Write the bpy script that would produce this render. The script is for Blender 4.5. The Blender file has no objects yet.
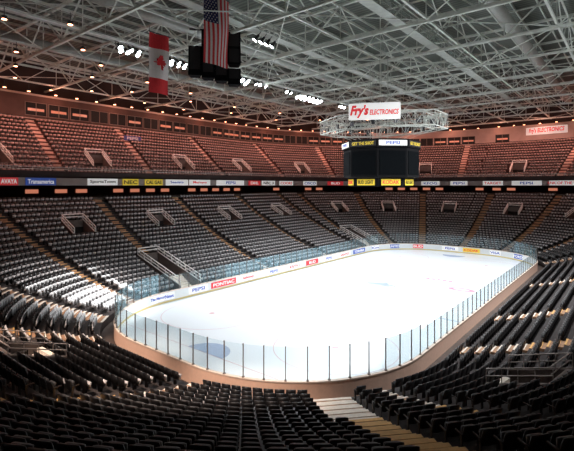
import bpy, math, random
import numpy as np
from math import sin, cos, pi, radians, degrees, sqrt, atan2
from mathutils import Vector, Matrix
random.seed(4)
scene = bpy.context.scene
try:
    scene.view_settings.view_transform = 'Standard'
except Exception: pass
COL = scene.collection

# ------------------------------------------------------------------ camera
CX, CY, H, TH, F, HZ = 23.6, -47.1, 11.8, 0.678, 431.0, 185.5
cd = bpy.data.cameras.new('camera'); cam = bpy.data.objects.new('camera', cd); COL.objects.link(cam)
cam.location = (CX, CY, H); cam.rotation_euler = (pi/2, 0, TH)
cd.sensor_width = 36; cd.lens = F/574*36; cd.shift_y = -(225.5-HZ)/574; cd.clip_end = 400
scene.camera = cam
def proj(x, y, z):
    dx, dy = x-CX, y-CY
    zz = -dx*sin(TH)+dy*cos(TH); lat = dx*cos(TH)+dy*sin(TH)
    if zz < 0.5: return (-9999, -9999, zz)
    return (287+F*lat/zz, HZ+F*(H-z)/zz, zz)

# ------------------------------------------------------------------ materials
def mat(name, col, rough=0.6, metal=0.0, noise=0.0, nscale=5.0, emit=0.0, ecol=None, spec=0.5, bump=0.0):
    m = bpy.data.materials.new(name); m.use_nodes = True
    nt = m.node_tree; b = nt.nodes['Principled BSDF']
    b.inputs['Base Color'].default_value = (*col, 1); b.inputs['Roughness'].default_value = rough
    b.inputs['Metallic'].default_value = metal; b.inputs['Specular IOR Level'].default_value = spec
    if noise > 0 or bump > 0:
        tc = nt.nodes.new('ShaderNodeTexCoord'); n = nt.nodes.new('ShaderNodeTexNoise')
        n.inputs['Scale'].default_value = nscale; n.inputs['Detail'].default_value = 3
        nt.links.new(tc.outputs['Object'], n.inputs['Vector'])
        if noise > 0:
            r = nt.nodes.new('ShaderNodeValToRGB')
            r.color_ramp.elements[0].position = 0.3; r.color_ramp.elements[1].position = 0.7
            r.color_ramp.elements[0].color = (*[c*(1-noise) for c in col], 1)
            r.color_ramp.elements[1].color = (*[min(1, c*(1+noise)) for c in col], 1)
            nt.links.new(n.outputs['Fac'], r.inputs['Fac']); nt.links.new(r.outputs['Color'], b.inputs['Base Color'])
        if bump > 0:
            bp = nt.nodes.new('ShaderNodeBump'); bp.inputs['Strength'].default_value = bump
            nt.links.new(n.outputs['Fac'], bp.inputs['Height']); nt.links.new(bp.outputs['Normal'], b.inputs['Normal'])
    if emit > 0:
        b.inputs['Emission Color'].default_value = (*(ecol or col), 1); b.inputs['Emission Strength'].default_value = emit
    return m
M = {}
M['ice'] = mat('ice_surface', (0.82, 0.87, 0.91), 0.3, noise=0.012, nscale=0.3)
M['red'] = mat('ice_red', (0.70, 0.46, 0.49), 0.4, noise=0.05)
M['blue'] = mat('ice_blue', (0.44, 0.50, 0.60), 0.4, noise=0.05)
M['crease'] = mat('ice_crease', (0.38, 0.47, 0.64), 0.4, noise=0.05)
M['logo'] = mat('ice_logo_grey', (0.30, 0.38, 0.44), 0.4, noise=0.05)
M['logob'] = mat('ice_logo_pale', (0.48, 0.55, 0.60), 0.4, noise=0.05)
M['pink'] = mat('ice_logo_pink', (0.64, 0.26, 0.36), 0.4, noise=0.05)
M['board'] = mat('board_white', (0.82, 0.84, 0.85), 0.4, noise=0.03)
M['boardout'] = mat('board_outer', (0.92, 0.60, 0.46), 0.5, noise=0.04)
M['kick'] = mat('kick_yellow', (0.75, 0.60, 0.25), 0.4, noise=0.05)
M['cap'] = mat('board_cap', (0.90, 0.70, 0.58), 0.35, noise=0.05)
M['conc'] = mat('concrete_tier', (0.040, 0.031, 0.030), 0.8, noise=0.25, nscale=1.2, bump=0.1)
M['conc_up'] = mat('concrete_upper_warmlit', (0.11, 0.040, 0.032), 0.8, noise=0.2, nscale=1.2)  # red glow of the upper deck lamps painted into the concrete
M['conclt'] = mat('concrete_light', (0.26, 0.19, 0.16), 0.75, noise=0.12, nscale=1.5)
M['portal'] = mat('concrete_portal', (0.13, 0.10, 0.09), 0.75, noise=0.15, nscale=1.5)
M['aisle'] = mat('aisle_step', (0.38, 0.21, 0.12), 0.7, noise=0.2, nscale=3)
M['nose'] = mat('aisle_nosing', (0.84, 0.74, 0.64), 0.6, noise=0.1)
M['ochre'] = mat('ochre_nosing', (0.78, 0.44, 0.15), 0.6, noise=0.1)
M['upaisle'] = mat('upper_aisle_step_warmlit', (0.66, 0.44, 0.36), 0.7, noise=0.1)  # pink lamp light on the upper steps painted into their colour
M['seatblk'] = mat('seat_black', (0.010, 0.009, 0.010), 0.40, noise=0.2, nscale=8)
M['seatpan'] = mat('seat_pan_grey', (0.54, 0.50, 0.50), 0.5, noise=0.25, nscale=8)
M['seatpan_up'] = mat('seat_pan_upper_warmlit', (0.56, 0.36, 0.32), 0.5, noise=0.25, nscale=8)  # grey pan with the warm upper deck light mixed into its colour
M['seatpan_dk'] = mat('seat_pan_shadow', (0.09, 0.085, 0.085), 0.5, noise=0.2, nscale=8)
M['seat_lit_wh'] = mat('seat_lit_white', (0.90, 0.89, 0.90), 0.5, noise=0.05, nscale=8)  # bright light on the near-left corner seats painted as white
M['pannear'] = mat('seat_pan_dark', (0.05, 0.048, 0.05), 0.5, noise=0.2, nscale=8)
M['metal'] = mat('dark_metal', (0.05, 0.05, 0.055), 0.4, 0.6, noise=0.1)
M['post'] = mat('post_metal', (0.20, 0.15, 0.13), 0.4, 0.3, noise=0.1)
M['white'] = mat('white_paint', (0.90, 0.86, 0.83), 0.4, noise=0.05)
M['railgrey'] = mat('rail_grey', (0.45, 0.38, 0.35), 0.4, 0.1, noise=0.05)
M['steel'] = mat('truss_steel', (0.82, 0.85, 0.78), 0.5, 0.0, noise=0.1, nscale=2)
M['steel2'] = mat('joist_steel', (0.56, 0.58, 0.53), 0.6, 0.0, noise=0.1, nscale=2)
M['duct'] = mat('duct_metal', (0.48, 0.49, 0.45), 0.5, 0.2, noise=0.1)
M['wall'] = mat('wall_dark', (0.05, 0.032, 0.03), 0.85, noise=0.2, nscale=0.5)
M['wallpink'] = mat('fascia_concrete', (0.50, 0.38, 0.33), 0.75, noise=0.1, nscale=0.6)
M['ribbon'] = mat('fascia_band', (0.34, 0.28, 0.26), 0.6, noise=0.1, nscale=0.6)
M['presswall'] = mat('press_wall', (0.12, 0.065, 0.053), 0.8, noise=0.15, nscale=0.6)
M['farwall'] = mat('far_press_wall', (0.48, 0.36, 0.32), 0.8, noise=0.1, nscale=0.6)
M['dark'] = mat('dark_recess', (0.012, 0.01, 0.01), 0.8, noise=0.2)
M['black'] = mat('black_casing', (0.006, 0.006, 0.007), 0.8, noise=0.2, spec=0.1)
M['screen'] = mat('screen_glass', (0.004, 0.005, 0.006), 0.9, noise=0.1, spec=0.03)
M['floor'] = mat('floor_concrete', (0.09, 0.065, 0.055), 0.8, noise=0.2, nscale=0.8)
M['lamp'] = mat('lamp_lens', (1, 1, 1), 0.3, emit=30, ecol=(0.90, 0.96, 1.0), noise=0.01)
M['warm'] = mat('warm_lamp', (1, 0.4, 0.2), 0.3, emit=12, ecol=(1.0, 0.36, 0.19), noise=0.01)
M['warmwin'] = mat('warm_window', (0.3, 0.1, 0.06), 0.3, emit=0.5, ecol=(1.0, 0.34, 0.20), noise=0.2)
def smat(name, c, e=0.12):
    return mat(name, c, 0.5, emit=e, ecol=c, noise=0.03)
M['s_white'] = smat('sign_white', (0.85, 0.84, 0.82), 0.36)
M['s_red'] = smat('sign_red', (0.75, 0.04, 0.05), 0.25)
M['s_blue'] = smat('sign_blue', (0.04, 0.10, 0.46), 0.2)
M['s_yellow'] = smat('sign_yellow', (0.85, 0.62, 0.05), 0.24)
M['s_black'] = mat('sign_black', (0.015, 0.015, 0.015), 0.5, noise=0.1)
M['b_blue'] = mat('banner_blue', (0.06, 0.07, 0.22), 0.7, noise=0.1)
M['b_white'] = mat('banner_white', (0.70, 0.64, 0.62), 0.7, noise=0.05)
M['w_white'] = smat('wall_sign_white', (0.85, 0.82, 0.80), 0.30)
M['f_red'] = mat('flag_red', (0.60, 0.02, 0.025), 0.8, noise=0.1)
M['f_white'] = mat('flag_white', (0.62, 0.56, 0.53), 0.8, noise=0.05)
M['f_blue'] = mat('flag_blue', (0.010, 0.014, 0.07), 0.8, noise=0.1)
def deckmat():
    m = bpy.data.materials.new('roof_deck'); m.use_nodes = True; nt = m.node_tree; b = nt.nodes['Principled BSDF']
    tc = nt.nodes.new('ShaderNodeTexCoord'); w = nt.nodes.new('ShaderNodeTexWave'); w.inputs['Scale'].default_value = 0.55
    w.bands_direction = 'Y'
    r = nt.nodes.new('ShaderNodeValToRGB')
    r.color_ramp.elements[0].color = (0.100, 0.112, 0.098, 1); r.color_ramp.elements[1].color = (0.20, 0.215, 0.185, 1)
    nt.links.new(tc.outputs['Object'], w.inputs['Vector']); nt.links.new(w.outputs['Fac'], r.inputs['Fac'])
    nt.links.new(r.outputs['Color'], b.inputs['Base Color']); b.inputs['Roughness'].default_value = 0.85
    return m
M['deck'] = deckmat()
def glassmat(name, tint, g):
    m = bpy.data.materials.new(name); m.use_nodes = True; nt = m.node_tree
    for n in list(nt.nodes): nt.nodes.remove(n)
    o = nt.nodes.new('ShaderNodeOutputMaterial'); mx = nt.nodes.new('ShaderNodeMixShader')
    t = nt.nodes.new('ShaderNodeBsdfTransparent'); gl = nt.nodes.new('ShaderNodeBsdfGlossy'); lw = nt.nodes.new('ShaderNodeLayerWeight')
    mm = nt.nodes.new('ShaderNodeMath'); mm.operation = 'MULTIPLY_ADD'; mm.inputs[1].default_value = 0.26; mm.inputs[2].default_value = g
    lw.inputs['Blend'].default_value = 0.3
    t.inputs['Color'].default_value = (*tint, 1); gl.inputs['Roughness'].default_value = 0.3
    gl.inputs['Color'].default_value = (0.62, 0.90, 1, 1)
    nt.links.new(lw.outputs['Fresnel'], mm.inputs[0]); nt.links.new(mm.outputs[0], mx.inputs[0])
    nt.links.new(t.outputs[0], mx.inputs[1]); nt.links.new(gl.outputs[0], mx.inputs[2]); nt.links.new(mx.outputs[0], o.inputs[0])
    return m
M['glass'] = glassmat('rink_glass', (0.955, 0.985, 0.99), 0.018)

# ------------------------------------------------------------------ mesh helpers
class MB:
    def __init__(s): s.v = []; s.f = []; s.m = []
    def quad(s, a, b, c, d, mi=0):
        n = len(s.v); s.v += [tuple(a), tuple(b), tuple(c), tuple(d)]; s.f.append((n, n+1, n+2, n+3)); s.m.append(mi)
    def poly(s, pts, mi=0):
        n = len(s.v); s.v += [tuple(p) for p in pts]; s.f.append(tuple(range(n, n+len(pts)))); s.m.append(mi)
    def box(s, c, sz, mi=0, rz=0.0, mtx=None):
        n = len(s.v); hx, hy, hz = sz[0]/2, sz[1]/2, sz[2]/2
        R = mtx if mtx is not None else Matrix.Rotation(rz, 3, 'Z')
        for dx, dy, dz in ((-1,-1,-1),(1,-1,-1),(1,1,-1),(-1,1,-1),(-1,-1,1),(1,-1,1),(1,1,1),(-1,1,1)):
            p = R @ Vector((dx*hx, dy*hy, dz*hz)); s.v.append((c[0]+p.x, c[1]+p.y, c[2]+p.z))
        for q in ((0,3,2,1),(4,5,6,7),(0,1,5,4),(1,2,6,5),(2,3,7,6),(3,0,4,7)):
            s.f.append(tuple(n+i for i in q)); s.m.append(mi)
    def tube(s, a, b, r, n=4, mi=0, caps=True):
        a = Vector(a); b = Vector(b); d = (b-a)
        if d.length < 1e-6: return
        d.normalize(); up = Vector((0,0,1)) if abs(d.z) < 0.95 else Vector((1,0,0))
        x = d.cross(up).normalized(); y = d.cross(x).normalized(); k = len(s.v)
        for p in (a, b):
            for i in range(n):
                t = 2*pi*(i+0.5)/n; q = p + x*cos(t)*r + y*sin(t)*r; s.v.append(tuple(q))
        for i in range(n):
            j = (i+1) % n; s.f.append((k+i, k+j, k+n+j, k+n+i)); s.m.append(mi)
        if caps:
            s.f.append(tuple(k+i for i in range(n))[::-1]); s.m.append(mi); s.f.append(tuple(k+n+i for i in range(n))); s.m.append(mi)
    def mesh(s, name, mats, smooth=False):
        me = bpy.data.meshes.new(name); me.from_pydata(s.v, [], s.f)
        for mm in mats: me.materials.append(mm)
        me.polygons.foreach_set('material_index', s.m)
        if smooth: me.polygons.foreach_set('use_smooth', [True]*len(s.f))
        me.update(); return me
    def obj(s, name, mats, **k):
        sm = k.pop('smooth', False)
        return newobj(name, s.mesh(name, mats, sm), **k)
def newobj(name, me, loc=(0,0,0), rz=0.0, parent=None, label=None, cat=None, group=None, kind=None):
    o = bpy.data.objects.new(name, me); COL.objects.link(o)
    o.location = loc; o.rotation_euler = (0, 0, rz)
    if parent is not None: o.parent = parent
    if label: o['label'] = label
    if cat: o['category'] = cat
    if group: o['group'] = group
    if kind: o['kind'] = kind
    return o

# ------------------------------------------------------------------ perimeter param
RC = 9.9; KX = 13-RC; KY = 30.5-RC
AR = 10*pi
SEG = [('A',2*KY),('B',AR),('C',2*KX),('D',AR),('E',2*KY),('F',AR),('G',2*KX),('H',AR)]
S0 = {}; acc = 0
for n_, l_ in SEG: S0[n_] = acc; acc += l_
STOT = acc
def sA(y): return S0['A']+y+KY
def sB(a): return S0['B']+a/90*AR
def sC(x): return S0['C']+KX-x
def sD(a): return S0['D']+(a-90)/90*AR
def sE(y): return S0['E']+KY-y
def sF(a): return S0['F']+(a-180)/90*AR
def sG(x): return S0['G']+x+KX
def sH(a): return S0['H']+(a-270)/90*AR
def P(s, o):
    s = s % STOT
    for n, l in SEG:
        if s < S0[n]+l or n == 'H':
            t = s-S0[n]; break
    if n == 'A': return (13+o, -KY+t, 0.0, 1.0)
    if n == 'C': return (KX-t, 30.5+o, pi/2, 1.0)
    if n == 'E': return (-13-o, KY-t, pi, 1.0)
    if n == 'G': return (-KX+t, -30.5-o, 1.5*pi, 1.0)
    a0 = {'B':0,'D':90,'F':180,'H':270}[n]; c = {'B':(KX,KY),'D':(-KX,KY),'F':(-KX,-KY),'H':(KX,-KY)}[n]
    a = radians(a0+t/AR*90); r = RC+o
    return (c[0]+r*cos(a), c[1]+r*sin(a), a, r/20.0)
def slist(s1, s2, extra=(), step=1.4):
    L = {round(s1,4), round(s2,4)}
    for base in (0, STOT, -STOT):
        for n, l in SEG:
            a = S0[n]+base
            L.add(round(a,4))
            if n in 'BDFH':
                k = int(AR/step)
                for i in range(1, k): L.add(round(a+AR*i/k,4))
            else:
                k = max(1, int(l/5.5))
                for i in range(1, k): L.add(round(a+l*i/k,4))
    for e in extra: L.add(round(e,4))
    return sorted(x for x in L if s1-1e-6 <= x <= s2+1e-6)
def sweep(prof, s1, s2, mi=None, b=None, step=1.4):
    b = b or MB(); L = slist(s1, s2, step=step); n = len(prof); k = len(b.v)
    for s in L:
        for (o, z) in prof:
            x, y, a, sc = P(s, o); b.v.append((x, y, z))
    for i in range(len(L)-1):
        for j in range(n-1):
            b.f.append((k+i*n+j, k+i*n+j+1, k+(i+1)*n+j+1, k+(i+1)*n+j)); b.m.append(mi[j] if mi else 0)
    return b
def place(s, o, z):
    x, y, a, sc = P(s, o); return (x, y, z), a-pi/2

# ------------------------------------------------------------------ text
def text_mesh(txt, w, h, m, bold=0.0, shear=0.0):
    cu = bpy.data.curves.new('lettering', 'FONT'); cu.body = txt; cu.align_x = 'CENTER'; cu.align_y = 'CENTER'
    cu.extrude = 0.01; cu.offset = bold; cu.resolution_u = 3; cu.shear = shear
    o = bpy.data.objects.new('tmp', cu); COL.objects.link(o)
    dg = bpy.context.evaluated_depsgraph_get(); dg.update()
    me = bpy.data.meshes.new_from_object(o.evaluated_get(dg)); bpy.data.objects.remove(o)
    xs = [v.co.x for v in me.vertices]; ys = [v.co.y for v in me.vertices]
    if not xs: return me
    x0, x1, y0, y1 = min(xs), max(xs), min(ys), max(ys); sx = w/(x1-x0); sy = h/(y1-y0)
    sx = min(sx, sy*1.5); sy = min(sy, sx*1.6)
    for v in me.vertices:
        x, y, z = v.co; v.co = ((x-(x0+x1)/2)*sx, -z, (y-(y0+y1)/2)*sy)
    me.materials.clear(); me.materials.append(m); me.update(); return me
def sign(name, txt, loc, rz, w, h, bg, fg, label=None, cat=None, parent=None, group=None, t=0.06, th=0.6, bold=0.02, shear=0.0):
    b = MB(); b.box((0, 0, 0), (w, t, h), 0)
    o = b.obj(name, [M[bg]], loc=loc, rz=rz, label=label, cat=cat, parent=parent, group=group)
    if txt:
        newobj('lettering', text_mesh(txt, w*0.86, h*th, M[fg], bold, shear), loc=(0, -t/2-0.012, 0), parent=o)
    return o

# ------------------------------------------------------------------ setting
ROOF = 31.2
b = MB(); b.box((0, 0, -0.2), (104, 140, 0.3)); b.obj('floor', [M['floor']], kind='structure')
WO = 36.5
def wallpart(name, s1, s2):
    sweep([(WO, -0.1), (WO, ROOF-.1)], s1, s2).obj(name, [M['wall']], kind='structure')
wallpart('wall_right', sH(315), sH(360)); wallpart('wall_right', 0, sB(45))
wallpart('wall_far', sB(45), sD(135)); wallpart('wall_left', sD(135), sF(225)); wallpart('wall_near', sF(225), sH(315))
b = MB(); b.box((0, 0, ROOF), (104, 140, 0.2)); b.obj('ceiling', [M['deck']], kind='structure')

# ice
b = MB(); pts = []
for s in slist(0, STOT-0.01, step=1.0):
    x, y, a, sc = P(s, 0); pts.append((x, y, 0.03))
b.poly(pts, 0)
ZI = 0.036
def rect(x1, y1, x2, y2, mi, z=ZI): b.quad((x1,y1,z),(x2,y1,z),(x2,y2,z),(x1,y2,z), mi)
def ring(cx, cy, r, w, mi, a0=0, a1=2*pi, n=40):
    for i in range(n):
        t1 = a0+(a1-a0)*i/n; t2 = a0+(a1-a0)*(i+1)/n
        b.quad(*[(cx+q*cos(t), cy+q*sin(t), ZI) for q, t in ((r,t1),(r+w,t1),(r+w,t2),(r,t2))], mi)
rect(-13,-0.08,13,0.08,1); rect(-13,-8.93,13,-8.70,2); rect(-13,8.7,13,8.9,2)
for sy in (-1, 1):
    rect(-11.8, sy*27.1-0.03, 11.8, sy*27.1+0.03, 1)
    for sx in (-1, 1):
        ring(sx*6.7, sy*20.5, 4.5, 0.05, 1); ring(sx*6.7, sy*20.5, 0, 0.25, 1); ring(sx*6.7, sy*7.0, 0, 0.25, 1)
    a0 = 0 if sy < 0 else pi
    b.poly([(1.83*cos(a0+pi*i/16), sy*27.1+1.83*sin(a0+pi*i/16), ZI) for i in range(17)], 3)
ring(0, 0, 4.5, 0.05, 2)
e = ZI+.004; q_ = 0.66
b.poly([(q_*x, q_*y, ZI+.002) for x, y in ((-2.6,-1.5),(2.6,-1.5),(0,2.2))], 6)
b.poly([(q_*x, q_*y, e) for x, y in ((-3.2,-0.6),(-1.5,0.5),(0.1,0.8),(0.5,1.8),(1.2,0.7),(2.8,0.2),(3.2,-0.5),(1.8,-0.3),(1.3,-0.9),(0.2,-0.6),(-1.5,-0.7))], 4)
b.poly([(8.4+1.5*cos(2*pi*i/20), 3.2+0.8*sin(2*pi*i/20), ZI) for i in range(20)], 5)
b.poly([(8.4+0.9*cos(2*pi*i/20), 3.2+0.35*sin(2*pi*i/20), ZI+.003) for i in range(20)], 0)
for k in range(5): rect(3.0+k*.7, 6.3, 3.5+k*.7, 7.0, 5)
b.obj('ice_rink', [M['ice'], M['red'], M['blue'], M['crease'], M['logo'], M['pink'], M['logob']],
      label='white ice sheet with faint lines, circles and centre emblem', cat='ice rink')

# dasher boards
bd = sweep([(0.0, 0.03), (0.0, 1.07)], 0, STOT).obj('dasher_boards', [M['board']],
      label='white hockey boards ringing the ice with a yellow kick strip', cat='rink boards')
sweep([(-0.02, 0.04), (-0.02, 0.20), (0.0, 0.20)], 0, STOT).obj('kick_strip', [M['kick']], parent=bd)
sweep([(0.16, -0.02), (0.16, 1.07)], 0, STOT).obj('outer_panelling', [M['boardout']], parent=bd)
sweep([(-0.03, 1.07), (-0.03, 1.12), (0.19, 1.12), (0.19, 1.05)], 0, STOT).obj('top_rail', [M['cap']], parent=bd)
def boardad(s, txt, w, bg, fg, z=0.64, h=0.66):
    loc, rz = place(s, -0.03, z)
    sign('advertisement', txt, loc, rz, w, h, bg, fg, parent=bd, t=0.03)
for y, t, w, bg, fg in ((-16.9,'PEPSI',2.6,'s_white','s_blue'),(-13.2,'PONTIAC',3.8,'s_red','s_white'),(-9.2,'Safeway',3.0,'s_white','s_red'),
                 (-4.4,'PEPSI',5.0,'s_white','s_blue'),(0.2,'KNTV 11',3.0,'s_white','s_red'),(4.2,'BUD',3.0,'s_red','s_white'),(8.6,'PEPSI',3.8,'s_white','s_blue'),
                 (13.2,'SANYO',3.6,'s_white','s_red'),(18,'TOSHIBA',4,'s_blue','s_white')):
    boardad(sE(y), t, w, bg, fg)
boardad(sF(188), 'The Mercury', 2.3, 's_white', 's_blue'); boardad(sE(-20.4)+.3, 'News', 1.2, 's_white', 's_blue')
for a, t, bg, fg in ((165,'3Com','s_white','s_blue'),(140,'UNITED','s_blue','s_white'),(115,'BUD','s_red','s_white')): boardad(sD(a), t, 2.2, bg, fg)
for x, t, bg, fg in ((-1.8,'PEPSI','s_white','s_blue'),(1.8,'KODAK','s_yellow','s_red')): boardad(sC(x), t, 2.8, bg, fg)
for a, t, bg, fg in ((75,'VISA','s_white','s_blue'),(50,'FORD','s_blue','s_white')): boardad(sB(a), t, 2.2, bg, fg)

# glass panels
pane_m = {}
def panemesh(w, h):
    k = (round(w,2), h)
    if k not in pane_m:
        bb = MB(); bb.box((0,0,h/2), (w-0.05, 0.014, h)); pane_m[k] = bb.mesh('rink_glass_panel', [M['glass']])
    return pane_m[k]
postm = {}
def postmesh(h):
    if h not in postm:
        bb = MB(); bb.box((0,0,h/2), (0.05, 0.06, h)); bb.box((0,0,0.03), (0.12, 0.13, 0.06)); bb.box((0,0,h+0.015),(0.07,0.08,0.03))
        postm[h] = bb.mesh('upright_post', [M['post']])
    return postm[h]
for n, l in SEG:
    real = l if n in 'ACEG' else (RC+.08)*pi/2
    k = int(round(real/1.25)); ds = l/k; hgt = 1.55 if n in 'AE' else 1.85
    for i in range(k):
        s = S0[n]+i*ds
        x1, y1, _, _ = P(s+0.001, 0.08); x2, y2, _, _ = P(s+ds-0.001, 0.08)
        o = newobj('rink_glass_panel', panemesh(real/k, hgt), loc=((x1+x2)/2, (y1+y2)/2, 1.12), rz=atan2(y2-y1, x2-x1), label='clear safety glass panel standing on the rink boards', cat='glass panel', group='rink glass panels')
        newobj('upright_post', postmesh(hgt if i > 0 else 1.85), loc=(-real/k/2, 0, 0), parent=o)

# ------------------------------------------------------------------ seating tiers
NR = 23; RD = 0.9; O0 = 1.15
def oz(i): return O0+RD*i
def Z(i): return 0.62+0.22*i+0.0083*i*i
UR = 14; UD = 0.8; UO0 = 22.3
def uo(i): return UO0+UD*i
def UZ(i): return 13.1+0.62*i
US1, US2 = sB(22), sF(228)
VL = [(sE(y), 15, 18, 1.25) for y in (-10.5, 3, 16.5)] + [(sF(a), 15, 18, 1.25) for a in (183.5, 211)] + [(sG(-2.6), 5, 8, 1.4), (sH(349), 5, 8, 1.2)] + \
     [(sD(a), 15, 18, 1.25) for a in (152, 127, 99)] + [(sB(a), 15, 18, 1.25) for a in (85.5, 60, 34)] + [(sA(y), 15, 18, 1.25) for y in (14, 0)]
TUN = [(sE(-17.0), 0, 9, 1.3), (sD(162.5), 0, 8, 1.4)]
VU = [(sE(y), 2, 5, 1.3) for y in (-15, 0.5, 15)] + [(sF(a), 2, 5, 1.3) for a in (193, 215)] + [(sD(a), 2, 5, 1.3) for a in (160, 135, 110)] + [(sB(a), 2, 5, 1.3) for a in (88, 62, 38)]
AW = {}
def aw(s, w): AW[round(s,3)] = w; return s
AL = sorted([sE(-17.0), sE(-4), sE(10), sF(199), aw(sF(226),1.8), sF(252), aw(sH(279),1.5), aw(sH(317.5),2.1), sH(331), sD(177), sD(166), sD(139), sD(111), sC(-0.3), sB(73), sB(47), sB(20), sA(7), sA(-8), sA(-17)])
AU = sorted([sE(-7.5), sE(8), sF(181), sF(204), sD(172), sD(148), sD(122), sD(97), sB(74), sB(50)])
def awid(s): return AW.get(round(s,3), 1.25)
def invoid(V, i, s, o, pad=0.0):
    for (sv, r1, r2, hw) in V:
        if r1 <= i < r2:
            sc = P(s, o)[3]
            if abs(s-sv)*sc < hw+pad: return True
    return False
def tier(name, rows, of, zf, dep, V, s1, s2, m, label):
    bb = MB()
    for i in range(rows):
        o = of(i); z = zf(i); zp = zf(i-1) if i > 0 else z-0.6
        ex = []
        for v in V:
            if v[1] <= i < v[2]:
                sc = P(v[0], o+dep/2)[3]; ex += [v[0]-v[3]/sc, v[0]+v[3]/sc]
        L = slist(s1, s2, ex)
        for a, c in zip(L[:-1], L[1:]):
            if invoid(V, i, (a+c)/2, o+dep/2): continue
            x1,y1,_,_ = P(a+1e-5,o); x2,y2,_,_ = P(c-1e-5,o); x3,y3,_,_ = P(c-1e-5,o+dep); x4,y4,_,_ = P(a+1e-5,o+dep)
            bb.quad((x1,y1,z),(x2,y2,z),(x3,y3,z),(x4,y4,z)); bb.quad((x1,y1,zp),(x2,y2,zp),(x2,y2,z),(x1,y1,z))
    return bb.obj(name, [m], label=label, cat='grandstand')
tier('lower_seating_tier', NR, oz, Z, RD, VL+TUN, 0, STOT, M['conc'], 'stepped dark concrete lower bowl around the ice')
tier('upper_seating_tier', UR, uo, UZ, UD, VU, US1, US2, M['conc_up'], 'stepped reddish concrete upper deck above the fascia')
zt = Z(NR)
sweep([(oz(NR), zt-0.35), (oz(NR), zt), (29.0, zt)], 0, STOT).obj('floor_concourse', [M['floor']], kind='structure')
RB = 11.8
sweep([(29.0, zt), (29.0, RB)], US1, US2).obj('wall_concourse', [M['wall']], kind='structure')
up = sweep([(WO, RB), (22.1, RB), (22.1, RB+0.98), (22.3, RB+0.98), (22.3, RB+1.2), (22.15,RB+1.2), (22.15, RB+1.9), (22.3, RB+1.9), (22.3,RB+1.2)], US1, US2, mi=[0,2,2,0,0,0,1,0]).obj('balcony_front', [M['wall'], M['wallpink'], M['ribbon']],
      label='long concrete balcony edge below the upper deck seats', cat='balcony')
bb = MB()
L = slist(US1, US2)
for a, c in zip(L[:-1], L[1:]):
    p = P(a, 22.2); q = P(c, 22.2)
    for zz in (RB+2.1, RB+2.35): bb.tube((p[0],p[1],zz),(q[0],q[1],zz),0.04)
    bb.tube((p[0],p[1],RB+1.85),(p[0],p[1],RB+2.35),0.03)
bb.obj('handrail', [M['white']], parent=up)

def vomitory(v, of, zf, dep, upper=False):
    s, r1, r2, hw = v
    nearby = (not upper) and r1 < 10
    o1 = of(r1); o2 = of(r2); z1 = zf(r1); z2 = zf(r2); D = o2-o1
    loc, rz = place(s, o1, 0)
    bb = MB(); t = 0.14; PH = 0.25; DH = 0.85
    for sx in (-1, 1):
        x0 = sx*hw; x1 = sx*(hw+t)
        ya, yb = -0.1, D+0.1
        za, zb = z1+PH, z2+PH; zl = z1-1.0
        pts = [(ya,zl),(yb,zl),(yb,zb),(ya,za)]
        for xx in (x0, x1): bb.poly([(xx, y, z) for y, z in pts])
        for (ya_, za_), (yb_, zb_) in zip(pts, pts[1:]+pts[:1]): bb.quad((x0,ya_,za_),(x1,ya_,za_),(x1,yb_,zb_),(x0,yb_,zb_))
    bb.box((0, D, (z1+DH+z2+PH)/2), (2*hw, 0.2, z2+PH-z1-DH))
    bb.box((0, D/2, z1-0.85), (2*hw, D, 0.1))
    nm = 'upper_entrance_portal' if upper else 'entrance_portal'
    o = bb.obj(nm, [M['portal']], loc=loc, rz=rz, cat='stadium entrance',
        label='concrete stair portal cut into the %s seats with handrails' % ('upper deck' if upper else 'lower bowl'), group=nm+'s')
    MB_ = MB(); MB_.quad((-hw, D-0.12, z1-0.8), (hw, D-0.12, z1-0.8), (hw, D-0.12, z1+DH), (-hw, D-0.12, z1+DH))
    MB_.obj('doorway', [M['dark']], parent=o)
    r = MB(); rr = 0.03 if nearby else 0.07
    for sx in (-1, 1):
        x = sx*(hw+t/2)
        for hh in (0.05, 0.4, 0.75):
            r.tube((x,-0.1,z1+PH+hh),(x,D+0.1,z2+PH+hh),rr,6)
        for k in range(5):
            f = k/4; r.tube((x,-0.1+f*(D+0.2),z1+PH+f*(z2-z1)),(x,-0.1+f*(D+0.2),z1+PH+.75+f*(z2-z1)),rr*.8,6)
    for hh in (0.4, 0.75): r.tube((-hw,D,z2+PH+hh),(hw,D,z2+PH+hh),rr,6)
    r.obj('handrail', [M['railgrey'] if nearby else M['white']], parent=o)
    st = MB()
    for k in range(4): st.box((hw*0.35, 0.2+0.3*k, z1-0.8+0.1+(3-k)*0.2-0.05), (hw*1.25, 0.3, 0.2*(4-k)*0.98))
    st.obj('step', [M['nose']], parent=o)
for v in VL: vomitory(v, oz, Z, RD)
for v in VU: vomitory(v, uo, UZ, UD, True)
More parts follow.
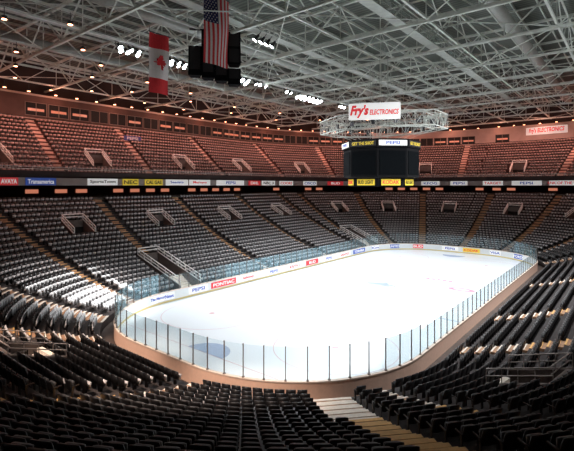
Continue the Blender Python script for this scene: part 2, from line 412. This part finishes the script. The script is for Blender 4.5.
for v in TUN:
    s, r1, r2, hw = v; D = oz(r2)-oz(r1); loc, rz = place(s, oz(r1), 0); z2 = Z(r2)
    bb = MB(); t = 0.16
    for sx in (-1, 1):
        x0, x1 = sx*hw, sx*(hw+t)
        pts = [(0,-0.05),(D,-0.05),(D,z2+0.3),(0,1.1)]
        for xx in (x0,x1): bb.poly([(xx,y,z) for y,z in pts])
        for (a1,b1),(a2,b2) in zip(pts, pts[1:]+pts[:1]): bb.quad((x0,a1,b1),(x1,a1,b1),(x1,a2,b2),(x0,a2,b2))
    bb.box((0, D, (2.2+z2+0.3)/2), (2*hw, 0.2, z2+0.3-2.2))
    o = bb.obj('player_tunnel', [M['portal']], loc=loc, rz=rz, cat='tunnel', label='sunken concrete walkway to the ice with white handrails', group='ice level tunnels')
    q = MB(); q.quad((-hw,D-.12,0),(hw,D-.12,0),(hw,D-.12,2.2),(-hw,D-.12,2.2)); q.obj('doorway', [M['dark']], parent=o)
    r = MB()
    for sx in (-1,1):
        x = sx*(hw+.08)
        for hh in (.05,.4,.75): r.tube((x,0,1.1+hh),(x,D,z2+.3+hh),.055,6)
        for k in range(7): r.tube((x,D*k/6,1.1+(z2-.8)*k/6),(x,D*k/6,1.85+(z2-.8)*k/6),.045,6)
    for hh in (.4,.75): r.tube((-hw,D,z2+.3+hh),(hw,D,z2+.3+hh),.055,6)
    r.obj('handrail', [M['white']], parent=o)
    st = MB()
    for k in range(8): st.box((hw*0.35, 1.0+0.32*k, 0.09*(k+1)), (hw*1.25, 0.32, 0.18*(k+1)))
    st.obj('step', [M['nose']], parent=o)

def aisle(s, rows, of, zf, dep, V, upper):
    bb = MB(); W = awid(s)
    for i in range(rows):
        if invoid(V, i, s, of(i)+dep/2): continue
        x, y, a, sc = P(s, of(i)+dep/2); z = zf(i); n = (cos(a), sin(a)); rz = a-pi/2
        bb.box((x, y, z+0.012), (W, dep, 0.024), 0, rz)
        rise = zf(i+1)-zf(i); q = dep/2-0.19
        bb.box((x+n[0]*q, y+n[1]*q, z+rise/4+0.012), (W, 0.38, rise/2), 0, rz)
        ms = 1 if (upper or i < 5) else 2
        if W > 1.7 and S0['F'] < s < S0['G']: ms = 1
        nw = 0.20 if (not upper and W > 1.3) else 0.10
        q2 = dep/2-0.38+nw/2; bb.box((x+n[0]*q2, y+n[1]*q2, z+rise/2+0.02), (W, nw, 0.02), ms, rz)
        q3 = -dep/2+nw/2; bb.box((x+n[0]*q3, y+n[1]*q3, z+0.03), (W, nw, 0.02), ms, rz)
    nm = 'upper_aisle_stair' if upper else 'aisle_stair'
    bb.obj(nm, [M['aisle'] if not upper else M['upaisle'], M['nose'], M['ochre']], cat='stairs', group=nm+'s', label='narrow concrete aisle steps with pale nosings between %s seats' % ('upper deck' if upper else 'lower bowl'))
for s in AL: aisle(s, NR, oz, Z, RD, VL+TUN, False)
for s in AU: aisle(s, UR, uo, UZ, UD, VU, True)

# seats
seats = []
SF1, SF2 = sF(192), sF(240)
def gather(rows, of, zf, dep, V, A, s1, s2, pitch, upper):
    for i in range(rows):
        o = of(i)+dep*0.55; z = zf(i)
        br = [s1]+[a for a in A if s1 < a < s2]+[s2]
        for a, c in zip(br[:-1], br[1:]):
            sc0 = P(a+.01, o)[3]; sc1 = P(c-.01, o)[3]
            s = a+(awid(a)/2+.06+pitch/2)/sc0 if a != s1 else a+pitch/2
            while s < c:
                sc = P(s, o)[3]
                if (c-s)*sc1 < awid(c)/2+.06+pitch/2-0.02: break
                if not invoid(V, i, s, of(i)+dep/2, 0.4):
                    x, y, an, _ = P(s, o)
                    u, v, zz = proj(x, y, z+0.5)
                    tag = 2 if upper else 1
                    if not upper:
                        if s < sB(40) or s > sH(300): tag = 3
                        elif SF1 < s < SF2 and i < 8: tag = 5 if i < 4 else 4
                    if zz > 1.5 and -120 < u < 694 and v < 520: seats.append((zz, x, y, z, an-pi/2, u, v, tag))
                s += pitch/sc
gather(NR, oz, Z, RD, VL+TUN, AL, 0, STOT, 0.56, False)
gather(UR, uo, UZ, UD, VU, AU, US1, US2, 0.56, True)
seats.sort(key=lambda t: t[0])
near = [t for t in seats if -5 < t[5] < 579 and t[6] < 462][:300]
ns = set(id(t) for t in near)
rest = [t for t in seats if id(t) not in ns]
def shell(w, h, t, curve, tilt, y0, z0, nx=6, nz=5):
    v = []; f = []
    for side in (0, 1):
        for j in range(nz+1):
            for i in range(nx+1):
                u = i/nx*2-1; q = j/nz
                ww = w/2*(1-0.10*q**3)*(1-0.06*(1-q)**3)
                rr = h*q - 0.05*(u**4)*(q**2)*h*1.2
                y = y0+tilt*q - curve*(u*u) + side*t*(1-0.25*abs(u)**3)
                v.append((u*ww, y, z0+rr))
    n = (nx+1)*(nz+1)
    for side in (0,1):
        for j in range(nz):
            for i in range(nx):
                a = side*n+j*(nx+1)+i; q = (a, a+1, a+nx+2, a+nx+1); f.append(q if side == 0 else q[::-1])
    bd_ = [i for i in range(nx+1)]+[j*(nx+1)+nx for j in range(1,nz+1)]+[nz*(nx+1)+i for i in range(nx-1,-1,-1)]+[j*(nx+1) for j in range(nz-1,0,-1)]
    for a, c in zip(bd_, bd_[1:]+bd_[:1]): f.append((a, a+n, c+n, c))
    return v, f
def shellmesh(name, m, *a):
    v, f = shell(*a); me = bpy.data.meshes.new(name); me.from_pydata(v, [], f); me.materials.append(m)
    me.polygons.foreach_set('use_smooth', [True]*len(f)); me.update(); return me
back_me = shellmesh('backrest', M['seatblk'], 0.50, 0.50, 0.04, 0.035, 0.12, 0.10, 0.40)
pan_me = shellmesh('seat_pan', M['pannear'], 0.45, 0.42, 0.07, 0.02, -0.05, 0.06, 0.38)
fb = MB()
for sx in (-1, 1):
    fb.box((sx*0.262, 0.12, 0.27), (0.035, 0.07, 0.54)); fb.box((sx*0.262, 0.11, 0.015), (0.05, 0.2, 0.03))
    fb.box((sx*0.262, -0.02, 0.60), (0.045, 0.34, 0.035)); fb.box((sx*0.262, 0.10, 0.56), (0.035, 0.10, 0.10))
fb.tube((-0.25,0.10,0.40),(0.25,0.10,0.40),0.02,6)
frame_me = fb.mesh('arena_seat', [M['metal']])
for t in near:
    o = newobj('arena_seat', frame_me, loc=(t[1],t[2],t[3]), rz=t[4], label='black folding plastic arena seat with its pan tipped up', cat='seat', group='folding arena seats')
    newobj('backrest', back_me, parent=o); newobj('seat_pan', pan_me, parent=o)
tb = MB()
tb.box((0, 0.22, 0.66), (0.50, 0.06, 0.46), 0, mtx=Matrix.Rotation(-0.18,3,'X'))
tb.box((0, 0.05, 0.55), (0.42, 0.07, 0.27), 1, mtx=Matrix.Rotation(0.30,3,'X'))
tb.box((0.26, 0.05, 0.32), (0.035, 0.22, 0.62), 0)
TV = np.array(tb.v); TF = np.array(tb.f); TM = np.array(tb.m)
N = len(rest); nv = len(TV)
V = np.zeros((N, nv, 3))
for k, t in enumerate(rest):
    c, s_ = cos(t[4]), sin(t[4])
    V[k,:,0] = t[1]+TV[:,0]*c-TV[:,1]*s_; V[k,:,1] = t[2]+TV[:,0]*s_+TV[:,1]*c; V[k,:,2] = t[3]+TV[:,2]
Fa = (TF[None,:,:]+(np.arange(N)*nv)[:,None,None]).reshape(-1,4)
me = bpy.data.meshes.new('arena_seat_rows'); me.vertices.add(N*nv); me.vertices.foreach_set('co', V.reshape(-1))
me.loops.add(Fa.size); me.loops.foreach_set('vertex_index', Fa.reshape(-1).astype(np.int32))
me.polygons.add(len(Fa)); me.polygons.foreach_set('loop_start', np.arange(0, Fa.size, 4, dtype=np.int32))
me.polygons.foreach_set('loop_total', np.full(len(Fa), 4, dtype=np.int32))
for k in ('seatblk','seatpan','seatpan_up','seatpan_dk','seat_lit_wh'): me.materials.append(M[k])
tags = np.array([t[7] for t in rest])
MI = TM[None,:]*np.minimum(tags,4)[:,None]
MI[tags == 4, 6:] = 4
MI[tags == 5, :] = 4  # lowest corner rows wholly in the painted-lit white
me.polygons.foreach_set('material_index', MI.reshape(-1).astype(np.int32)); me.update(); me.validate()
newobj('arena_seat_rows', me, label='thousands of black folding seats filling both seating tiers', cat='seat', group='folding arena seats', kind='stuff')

# ------------------------------------------------------------------ ribbon signs
CN = {'s_white':'white','s_red':'red','s_blue':'blue','s_yellow':'yellow','s_black':'black'}
def rib(s, txt, w, bg, fg, z=RB+0.5, h=0.94, o=22.0):
    loc, rz = place(s, o, z)
    sign('advertising_sign', txt, loc, rz, w, h, bg, fg, label='%s advertising panel on the balcony edge' % CN[bg], cat='sign', group='balcony advertising signs', t=0.08, th=0.6)
for s, t, w, bg, fg in ((sF(193.4),'AVAYA',2.2,'s_red','s_white'),(sF(186.4),'Transamerica',3.8,'s_blue','s_white'),(sE(-15.9),'SportsTown',4.4,'s_white','s_black'),(sE(-11.6),'NEC',2.6,'s_yellow','s_black'),(sE(-7.6),'CAL GAS',3.2,'s_yellow','s_black'),
                        (sE(-3.2),'Seagate',4.4,'s_white','s_blue'),(sE(1.6),'Mervyns',4.6,'s_white','s_red'),(sE(8.9),'PEPSI',7.0,'s_white','s_blue'),(sE(15.4),'DHL',3.4,'s_red','s_white'),(sE(19.6),'NBC 3',4.0,'s_white','s_black')):
    rib(s, t, w, bg, fg)
for a, t, w, bg, fg in ((172,'COORS',4,'s_white','s_red'),(160,'CISCO',3.6,'s_white','s_blue'),(148,'BUD',4,'s_red','s_white'),(135,'MCI',4,'s_white','s_black'),(122,'ESPN',4.2,'s_white','s_red'),(108,'KFOG',4,'s_white','s_blue'),(97,'PEPSI',3.6,'s_white','s_blue')): rib(sD(a), t, w, bg, fg)
rib(sC(0), 'TARGET', 4.0, 's_white', 's_red')
for a, t, w, bg, fg in ((84,'PEPSI',5.6,'s_white','s_blue'),(71.5,'BANK OF THE WEST',8.4,'s_white','s_red'),(57,'SANYO',3.4,'s_white','s_black'),(48,'HONDA',4.0,'s_white','s_blue'),(36,'PEPSI',4,'s_white','s_blue')): rib(sB(a), t, w, bg, fg)
loc, rz = place(sE(-6.2), uo(10)+.02, UZ(10)+0.55); sign('seat_banner', 'PEPSI', loc, rz, 3.2, 0.8, 'b_blue', 'b_white', label='small blue drinks banner draped on the upper deck seats', cat='banner')

# ------------------------------------------------------------------ press level wall
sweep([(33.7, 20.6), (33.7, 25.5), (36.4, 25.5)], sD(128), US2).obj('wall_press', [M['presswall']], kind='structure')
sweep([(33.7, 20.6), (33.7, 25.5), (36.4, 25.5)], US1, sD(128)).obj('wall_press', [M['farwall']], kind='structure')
wm = MB(); wm.box((0,0,0),(3.0,0.10,1.9)); wm_me = wm.mesh('press_window',[M['dark']])
fr = MB()
for sx in (-1,0,1): fr.box((sx*1.5,-0.07,0),(0.08,0.08,2.0))
for sz in (-1,1): fr.box((0,-0.07,sz*0.97),(3.1,0.08,0.08))
fr_me = fr.mesh('window_frame',[M['conclt']])
gw = MB(); gw.box((0,-0.03,-0.1),(2.3,0.08,0.4)); gw_me = gw.mesh('lit_interior',[M['warmwin']])
s = US1+3
while s < US2-2:
    sc = P(s, 33.7)[3]
    onleft = s > sD(128)
    far_ok = (sD(95) < s < sD(122)) or (sB(30) < s < sB(76)) or sC(1) < s < sC(-2)
    if onleft or far_ok:
        loc, rz = place(s, 33.66, 23.3 if onleft else 22.9)
        o = newobj('press_window', wm_me, loc=loc, rz=rz, label='dark press box window in the wall above the upper deck', cat='window', group='press level windows')
        newobj('window_frame', fr_me, parent=o)
        if random.random() < 0.75: newobj('lit_interior', gw_me, parent=o)
    s += 3.3/sc
lg = sweep([(33.2, 21.75), (33.2, 21.9), (33.5, 21.9)], US1, US2)
sweep([(33.45, 25.25), (33.45, 25.55), (33.8, 25.55)], US1, US2, b=lg)
lg.obj('trim_2', [M['wallpink']], kind='structure')
loc, rz = place(sB(83), 33.5, 24.1)
sign('wall_sign', "Fry's ELECTRONICS", loc, rz, 8.2, 1.7, 'w_white', 's_red', label='white electronics shop sign with red letters on the wall', cat='sign', th=0.75, shear=0.2, bold=0.03)

# lamps
lens = MB(); lens.tube((0,0,-0.12),(0,0,-0.16),0.20,10); lens_me = lens.mesh('lamp_lens',[M['warm']])
hs = MB(); hs.tube((0,0,0.15),(0,0,-0.12),0.23,10); hs.tube((0,0,0.9),(0,0,0.1),0.03,5); hs_me = hs.mesh('downlight',[M['metal']])
ZB, ZTp = 26.6, 30.4
def downlight(x, y, z):
    o = newobj('downlight', hs_me, loc=(x,y,z), label='small warm orange downlight hanging under the roof steel', cat='lamp', group='warm downlights')
    newobj('lamp_lens', lens_me, parent=o)
k = 0; s = US1+2
while s < US2-1:
    x, y, a, sc = P(s, 32.3); downlight(x, y, ZB-.9)
    if k % 3 == 1:
        ld = bpy.data.lights.new('warm_light', 'SPOT'); ld.energy = 2500; ld.color = (1.0, 0.45, 0.36); ld.shadow_soft_size = 0.3; ld.spot_size = radians(135); ld.spot_blend = 0.8
        lo = bpy.data.objects.new('warm_light', ld); COL.objects.link(lo); x2,y2,_,_ = P(s, 24.5); lo.location = (x2, y2, ZB-1.4)
        lo.rotation_euler = Vector((cos(a)*.45, sin(a)*.45, -1)).to_track_quat('-Z','Y').to_euler()
        pl = bpy.data.lights.new('warm_glow', 'POINT'); pl.energy = 230; pl.color = (1.0, 0.40, 0.27); pl.shadow_soft_size = 0.3
        po = bpy.data.objects.new('warm_glow', pl); COL.objects.link(po); x3,y3,_,_ = P(s, 31.0); po.location = (x3, y3, ZB-1.3)
    k += 1; s += 3.2/sc
for x, y in ((-30,-20),(-34,-12),(-28,-6),(-33,-2),(-38,-16),(-31,6),(-36,10),(-29,16),(-24,-22),(-20,-26),(-32,-28),(-38,-26),(-26,-30),(-35,22),(-28,28),(-20,34),(-40,2),(-12,40),(-40,-6),(-23,-33),(-17,-34),(-14,-30),(-27,-14),(-35,-34),(-30,-35),(-24,-38),(-42,-20)):
    downlight(x, y, ZB-.9)
s = US1+3
lw = MB(); lw.box((0,0,0),(1.7,0.06,0.55)); lw_me = lw.mesh('suite_window',[M['warmwin']])
while s < US2-2:
    loc, rz = place(s, 28.9, zt+.9); sc = P(s, 28.9)[3]
    if random.random() < 0.55: newobj('suite_window', lw_me, loc=loc, rz=rz, label='dim warm suite window under the balcony', cat='window', group='suite windows')
    s += 3.0/sc

# ------------------------------------------------------------------ roof steel
def halfx(y):
    o = WO-0.4
    if abs(y) <= KY: return 13+o
    r = RC+o; d = abs(y)-KY
    return KX+sqrt(max(0, r*r-d*d))
def halfy(x):
    o = WO-0.4
    if abs(x) <= KX: return 30.5+o
    r = RC+o; d = abs(x)-KX
    return KY+sqrt(max(0, r*r-d*d))
DY = 9.0; NX = 4.5
YS = [DY*k for k in range(-7, 8)]
XS = [9*k for k in range(-5, 6)]
for y in YS:
    hx = halfx(y); bb = MB()
    if hx < 5: continue
    bb.tube((-hx,y,ZB),(hx,y,ZB),0.18); bb.tube((-hx,y,ZTp),(hx,y,ZTp),0.18)
    n = int(hx/NX); xs = [NX*k for k in range(-n, n+1)]
    for i, x in enumerate(xs):
        bb.tube((x,y,ZB),(x,y,ZTp),0.055,caps=False)
        if i < len(xs)-1:
            if (i+n) % 2: bb.tube((x,y,ZB),(x+NX,y,ZTp),0.09,caps=False)
            else: bb.tube((x,y,ZTp),(x+NX,y,ZB),0.09,caps=False)
    bb.obj('roof_truss', [M['steel']], label='pale steel roof truss spanning across the arena', cat='truss', group='main roof trusses')
for x in XS:
    hy = halfy(x); bb = MB(); zb = ZB+0.3
    bb.tube((x,-hy,zb),(x,hy,zb),0.15); bb.tube((x,-hy,ZTp-.2),(x,hy,ZTp-.2),0.12)
    n = int(hy/4.5); ys = [4.5*k for k in range(-n, n+1)]
    for i, y in enumerate(ys[:-1]):
        if (i+n) % 2: bb.tube((x,y,zb),(x,y+4.5,ZTp-.2),0.07,caps=False)
        else: bb.tube((x,y,ZTp-.2),(x,y+4.5,zb),0.07,caps=False)
    bb.obj('cross_truss', [M['steel']], label='lighter steel truss running the length of the roof', cat='truss', group='lengthwise roof trusses')
for k in range(-22, 23):
    x = 2.25*k
    if k % 4 == 0: continue
    hy = halfy(x)
    if hy < 5: continue
    bb = MB(); bb.box((x,0,ROOF-.25),(0.13,2*hy,0.3)); bb.obj('roof_purlin', [M['steel']], label='slim steel purlin under the roof deck', cat='beam', group='roof purlins')
for k, y in enumerate(YS[:-1]):
    hx = min(halfx(y), halfx(y+DY))-1; bb = MB(); n = int(hx/9)
    for i in range(-n, n):
        x = i*9
        if (i+k) % 2: bb.tube((x,y,ZB+.1),(x+9,y+DY,ZB+.1),0.055,caps=False)
        else: bb.tube((x+9,y,ZB+.1),(x,y+DY,ZB+.1),0.055,caps=False)
    bb.tube((-hx,y+4.5,ZTp+.2),(hx,y+4.5,ZTp+.2),0.10)
    if n > 0: bb.obj('roof_bracing', [M['steel']], label='thin diagonal steel bracing between roof trusses', cat='bracing', group='roof bracing')
for x in (-19.5, 22, -6, 6):
    bb = MB(); hy = 50
    bb.box((x,0,ZB+.75),(1.1,2*hy,0.08))
    for sx in (-1,1):
        for hh in (0.5, 1.0): bb.tube((x+sx*.55,-hy,ZB+.8+hh),(x+sx*.55,hy,ZB+.8+hh),0.045)
    for q in range(-int(hy/2.2), int(hy/2.2)+1):
        for sx in (-1,1): bb.tube((x+sx*.55,q*2.2,ZB+.75),(x+sx*.55,q*2.2,ZB+1.8),0.03,caps=False)
    bb.obj('catwalk', [M['steel2']], label='steel catwalk with railings hung in the roof trusses', cat='catwalk', group='roof catwalks')
for x in (-31.5, -13.5, 13.5):
    bb = MB(); hy = 54 if abs(x)<30 else 38; bb.tube((x,-hy,28.6),(x,hy,28.6),0.6,14)
    bb.obj('air_duct', [M['duct']], label='long round sheet metal air duct between trusses', cat='duct', group='air ducts', smooth=True)

# floodlights
def floodmeshes(kf):
    hb = MB(); n = 14
    def rp(r, z): return [(kf*r*cos(2*pi*i/n), kf*r*sin(2*pi*i/n), z) for i in range(n)]
    prof = [(0.14,0.45),(0.2,0.40),(0.22,0.1),(0.36,-0.15),(0.42,-0.3)]
    for (r1,z1),(r2,z2) in zip(prof[:-1],prof[1:]):
        A_, B_ = rp(r1,z1), rp(r2,z2)
        for i in range(n): j=(i+1)%n; hb.quad(A_[i],A_[j],B_[j],B_[i])
    hb.poly(rp(0.14,0.45)); w_ = .34*kf
    for sx in (-1,1): hb.tube((sx*w_,0,0.1),(sx*w_,0,0.8),0.03)
    hb.tube((-w_,0,0.8),(w_,0,0.8),0.03)
    lb = MB(); lb.poly(rp(0.40,-0.27))
    return hb.mesh('floodlight',[M['metal']]), lb.mesh('lamp_lens',[M['lamp']])
FM = {0: floodmeshes(0.62), 1: floodmeshes(0.85)}
def fixture(x, y, z, d, big=0):
    o = newobj('floodlight', FM[big][0], loc=(x, y, z), label='bright white floodlight clamped under a roof catwalk', cat='floodlight', group='rink floodlights')
    o.rotation_mode = 'QUATERNION'; o.rotation_quaternion = (-d).to_track_quat('Z', 'Y')
    newobj('lamp_lens', FM[big][1], parent=o)
CLL = [(-21.5,3,2,0),(-15,3,2,0),(-5.5,5,2,1),(-0.5,3,1,0),(6,2,1,0),(12,6,2,1),(22,3,1,0),(31,4,1,0)]
CLR = [(-22,4,1,0),(-12,4,1,0),(-3,4,1,0),(6,4,1,0),(15,4,1,0),(24,4,1,0)]
for sx, X0, CLS, EN in ((-1,19.5,CLL,9800),(1,22,CLR,12000)):
    for yc, nn, rows, big in CLS:
        for rr in range(rows):
          for q in range(nn):
            y = yc+(q-(nn-1)/2)*(1.15 if big else .95)+rr*0.5+random.uniform(-.15,.15)
            d = Vector((0-sx*20+random.uniform(-5,5), -y*0.25+random.uniform(-6,6), -23)).normalized()
            fixture(sx*(X0-.5+rr*1.0), y, ZB+.02, d, big)
        ld = bpy.data.lights.new('flood', 'SPOT'); ld.energy = EN; ld.spot_size = radians(102); ld.spot_blend = 0.9
        ld.color = (0.93, 0.97, 1.0); ld.shadow_soft_size = 0.8
        lo = bpy.data.objects.new('flood', ld); COL.objects.link(lo); lo.location = (sx*(X0-1.2), yc, ZB-1.3)
        d = Vector((-sx*16, -yc*0.45, -25)); lo.rotation_euler = d.to_track_quat('-Z','Y').to_euler()
for (x, y, tx, ty, en, ss, cc) in ((-5.6,-47,-4,-33.5,46000,26,(1.0,.80,.66)),(6.4,-48,7,-33,46000,26,(1.0,.80,.66)),(-6,-14,-17,-28.5,46000,30,(1.0,.97,.95))):  # added spots that brighten the near outer boards and near-left corner seats
    for q in range(4):
        fixture(x, y+(q-1.5)*.85, ZB+.02, Vector((tx-x, ty-y, -26)).normalized())  # fixture models put in to go with the added spots
    ld = bpy.data.lights.new('flood', 'SPOT'); ld.energy = en; ld.spot_size = radians(ss); ld.spot_blend = 0.8
    ld.color = cc; ld.shadow_soft_size = 0.6
    lo = bpy.data.objects.new('flood', ld); COL.objects.link(lo); lo.location = (x, y, ZB-1.3)
    lo.rotation_euler = Vector((tx-x, ty-y, -25)).to_track_quat('-Z','Y').to_euler()

# ------------------------------------------------------------------ scoreboard
DZ = 1.75; KS = 0.92
def octo(bb, r1, z1, r2, z2, mi=0):
    for i in range(8):
        a = radians(22.5+45*i); c = radians(22.5+45*(i+1))
        bb.quad((r1*cos(a),r1*sin(a),z1),(r1*cos(c),r1*sin(c),z1),(r2*cos(c),r2*sin(c),z2),(r2*cos(a),r2*sin(a),z2),mi)
bb = MB(); pf = [(0.01,9.9),(3.9,9.9),(4.3,10.9),(4.8,11.0),(4.8,14.2),(5.0,14.3),(5.0,15.2),(3.2,15.4),(0.01,15.5)]
pf = [(r*KS, z+DZ) for r, z in pf]
for (r1,z1),(r2,z2) in zip(pf[:-1], pf[1:]): octo(bb,r1,z1,r2,z2)
sb = bb.obj('scoreboard', [M['black']], label='black eight-sided scoreboard hanging over centre ice', cat='scoreboard')
bots = [('BUD LIGHT','s_yellow','s_black'),('KODAK','s_yellow','s_red')]
ap = cos(radians(22.5))*KS
for i in range(8):
    a = radians(45*i); rz = a+pi/2
    def pt(r, z): return (r*cos(a), r*sin(a), z+DZ)
    q = MB(); q.box((0,0,0),(2.95,0.08,2.6)); q.obj('display_screen', [M['screen']], loc=pt(4.8*ap+0.03,12.6), rz=rz, parent=sb)
    sign('top_panel', 'PEPSI' if (i%2) else 'GET THE SHOT', pt(5.0*ap+0.04,14.75), rz, 3.2, 0.6, 's_white' if i%2 else 's_black', 's_blue' if i%2 else 's_yellow', parent=sb)
    t = bots[i%2]
    sign('lower_panel', t[0], pt(4.12*ap+0.1,10.42), rz, 2.2, 0.7, t[1], t[2], parent=sb)
c = MB()
EX, EY = 1.08, 0.72
for i in range(8):
    a = radians(22.5+45*i); c.tube((2.8*cos(a),2.8*sin(a),15.3+DZ),(5.9*EX*cos(a),5.9*EY*sin(a),18.3),0.035); c.tube((1.2*cos(a),1.2*sin(a),15.4+DZ),(1.2*cos(a),1.2*sin(a),ZB),0.03)
c.obj('suspension_cable', [M['steel2']], parent=sb)
bb = MB(); n = 8; Z1, Z2 = 18.2, 19.8
def fp(i, r, z): a = radians(22.5+45*i); return (EX*r*cos(a), EY*r*sin(a), z)
for i in range(n):
    for r in (5.9, 7.3):
        for z in (Z1, Z2): bb.tube(fp(i,r,z), fp(i+1,r,z), 0.05)
        A1, A2, B1, B2 = [Vector(p) for p in (fp(i,r,Z1), fp(i+1,r,Z1), fp(i,r,Z2), fp(i+1,r,Z2))]
        for k in range(5):
            f0, f1 = k/5, (k+1)/5; lo0 = A1.lerp(A2,f0); lo1 = A1.lerp(A2,f1); hi0 = B1.lerp(B2,f0); hi1 = B1.lerp(B2,f1)
            bb.tube(lo0 if k%2 else hi0, hi1 if k%2 else lo1, 0.03); bb.tube(lo0, hi0, 0.025)
    for z in (Z1, Z2):
        bb.tube(fp(i,5.9,z), fp(i,7.3,z), 0.04); bb.tube(fp(i,5.9,z), fp(i+1,7.3,z), 0.03)
    if i % 2 == 0: bb.tube(fp(i,6.6,Z2), fp(i,6.6,ZB), 0.022)
rg = bb.obj('truss_frame', [M['steel2']], label='angular open steel truss frame hung above the scoreboard', cat='lighting truss')
for i in range(8):
  for f in (.25,.75):
    p = Vector(fp(i,6.6,18.75)).lerp(Vector(fp(i+1,6.6,18.75)), f); a = atan2(p.y,p.x)
    q = MB(); q.box((0,0,0),(0.36,0.32,0.45)); q.box((0,-0.18,-0.05),(0.28,0.03,0.28)); q.obj('spotlight_box',[M['metal']],loc=p,rz=a,parent=rg)
ang = atan2(CY, CX)
hsn = sign('hanging_sign', None, (7.7*cos(ang)-.55,7.7*sin(ang)-.28,19.4), ang+pi/2, 5.2, 1.7, 's_white','s_red', label='white electronics shop sign with red letters on the truss frame', cat='sign', t=0.15)
newobj('lettering', text_mesh("Fry's", 1.9, 1.35, M['s_red'], 0.05, 0.3), loc=(-1.5,-.09,0.0), parent=hsn)
newobj('lettering', text_mesh("ELECTRONICS", 2.9, 0.72, M['s_red'], 0.03, 0.2), loc=(0.98,-.09,-0.1), parent=hsn)

# ------------------------------------------------------------------ flags and speaker cluster
def wave(u, q): return 0.12*sin(u*6+q*2)+0.06*sin(q*7+u*2)
def flag(name, w, h, nx, nz, matf, mats, loc, rz, label, extra=None):
    bb = MB()
    for j in range(nz+1):
        for i in range(nx+1): bb.v.append(((i/nx-.5)*w, wave(i/nx, j/nz), -h*j/nz))
    for j in range(nz):
        for i in range(nx):
            a = j*(nx+1)+i; bb.f.append((a,a+1,a+nx+2,a+nx+1)); bb.m.append(matf(i,j))
    if extra: extra(bb)
    o = bb.obj(name, mats, loc=loc, rz=rz, label=label, cat='flag')
    p = MB(); p.tube((-w/2-.1,0,0.02),(w/2+.1,0,0.02),0.05,8); p.tube((-w/2,0,0),(-w/2,0,0.5),0.02); p.tube((w/2,0,0),(w/2,0,0.5),0.02)
    p.obj('hanging_pole',[M['metal']],parent=o)
    return o
def stars(bb):
    w, h = 2.8, 6.0
    for r in range(11):
        for c_ in range(5 if r%2==0 else 4):
            u = 0.05+(c_+(0 if r%2==0 else .5))*0.108; q = 0.02+r*0.036
            cx, cz = (u-.5)*w, -q*h
            for sd in (-1,1):
                pts = [(cx+ (0.09 if k%2==0 else .04)*sin(pi*k/5), wave(u,q)+sd*0.012, cz+(0.09 if k%2==0 else .04)*cos(pi*k/5)) for k in range(10)]
                bb.poly(pts, 1)
flag('american_flag', 2.8, 6.0, 13, 20, lambda i,j: 2 if (i < 7 and j < 8) else (0 if i%2==0 else 1), [M['f_red'],M['f_white'],M['f_blue']], (-4.8,-21.6,28.3), pi/2, 'american flag with stars and stripes hanging vertically from the roof', stars)
LEAF = [(0,1.0),(0.17,0.68),(0.36,0.78),(0.27,0.3),(0.5,0.53),(0.57,0.38),(0.85,0.43),(0.75,0.18),(0.87,0.08),(0.4,-0.3),(0.45,-0.46),(0.05,-0.4),(0.05,-0.85)]
LEAF = LEAF+[(-x,y) for x,y in reversed(LEAF)][0:-1]
def leaf(bb):
    for sd in (-1,1):
        pts = [(y*0.72, sd*0.03+wave(0.5+y*.33,0.5+x*.16), -2.7+x*0.85) for x,y in LEAF]
        bb.poly(pts, 0)
flag('canadian_flag', 2.15, 5.6, 8, 20, lambda i,j: 0 if (j < 5 or j >= 15) else 1, [M['f_red'],M['f_white']], (-11.4,-22.9,26.1), pi/2, 'red and white canadian flag with maple leaf hanging vertically', leaf)
sp = MB()
for q in (-1,1): sp.tube((q*1.6,-.5,ZB+.4),(q*1.6,.5,ZB+.4),0.08)
sp.tube((-2.4,0,ZB+.2),(2.4,0,ZB+.2),0.1)
for q in (-1.6,0,1.6): sp.tube((q,0,ZB+.2),(q,0,25.5),0.04)
spo = sp.obj('speaker_cluster',[M['metal']], loc=(-8.0,-19.0,0), rz=radians(48), label='black loudspeaker cluster hung from the roof beside the flag', cat='loudspeaker')
for r_, (cnt, z, h, t) in enumerate(((3,25.9,1.5,0.0),(4,24.3,1.65,0.12),(4,22.7,1.6,0.3))):
    for q in range(cnt):
        x = (q-(cnt-1)/2)*1.24+(0.6 if cnt == 3 else 0)
        m_ = MB(); w2, w1, dd = .62, .45, 1.2
        v = [(-w2,-dd/2),(w2,-dd/2),(w1,dd/2),(-w1,dd/2)]
        bot = [(a_,b_-t,-h/2) for a_,b_ in v]; top = [(a_,b_,h/2) for a_,b_ in v]
        m_.poly(bot); m_.poly(top)
        for i in range(4): j=(i+1)%4; m_.quad(bot[i],bot[j],top[j],top[i])
        m_.box((0,-dd/2-.03-t/2,0),(1.0,0.03,h*0.86),1)
        m_.obj('speaker_cabinet',[M['black'],M['dark']],loc=(x, abs(x)*0.15, z-(0.2*x if r_==2 else 0)), parent=spo)

# ------------------------------------------------------------------ world
w = bpy.data.worlds.new('world'); scene.world = w; w.use_nodes = True
w.node_tree.nodes['Background'].inputs[0].default_value = (0.02,0.018,0.018,1); w.node_tree.nodes['Background'].inputs[1].default_value = 1.0
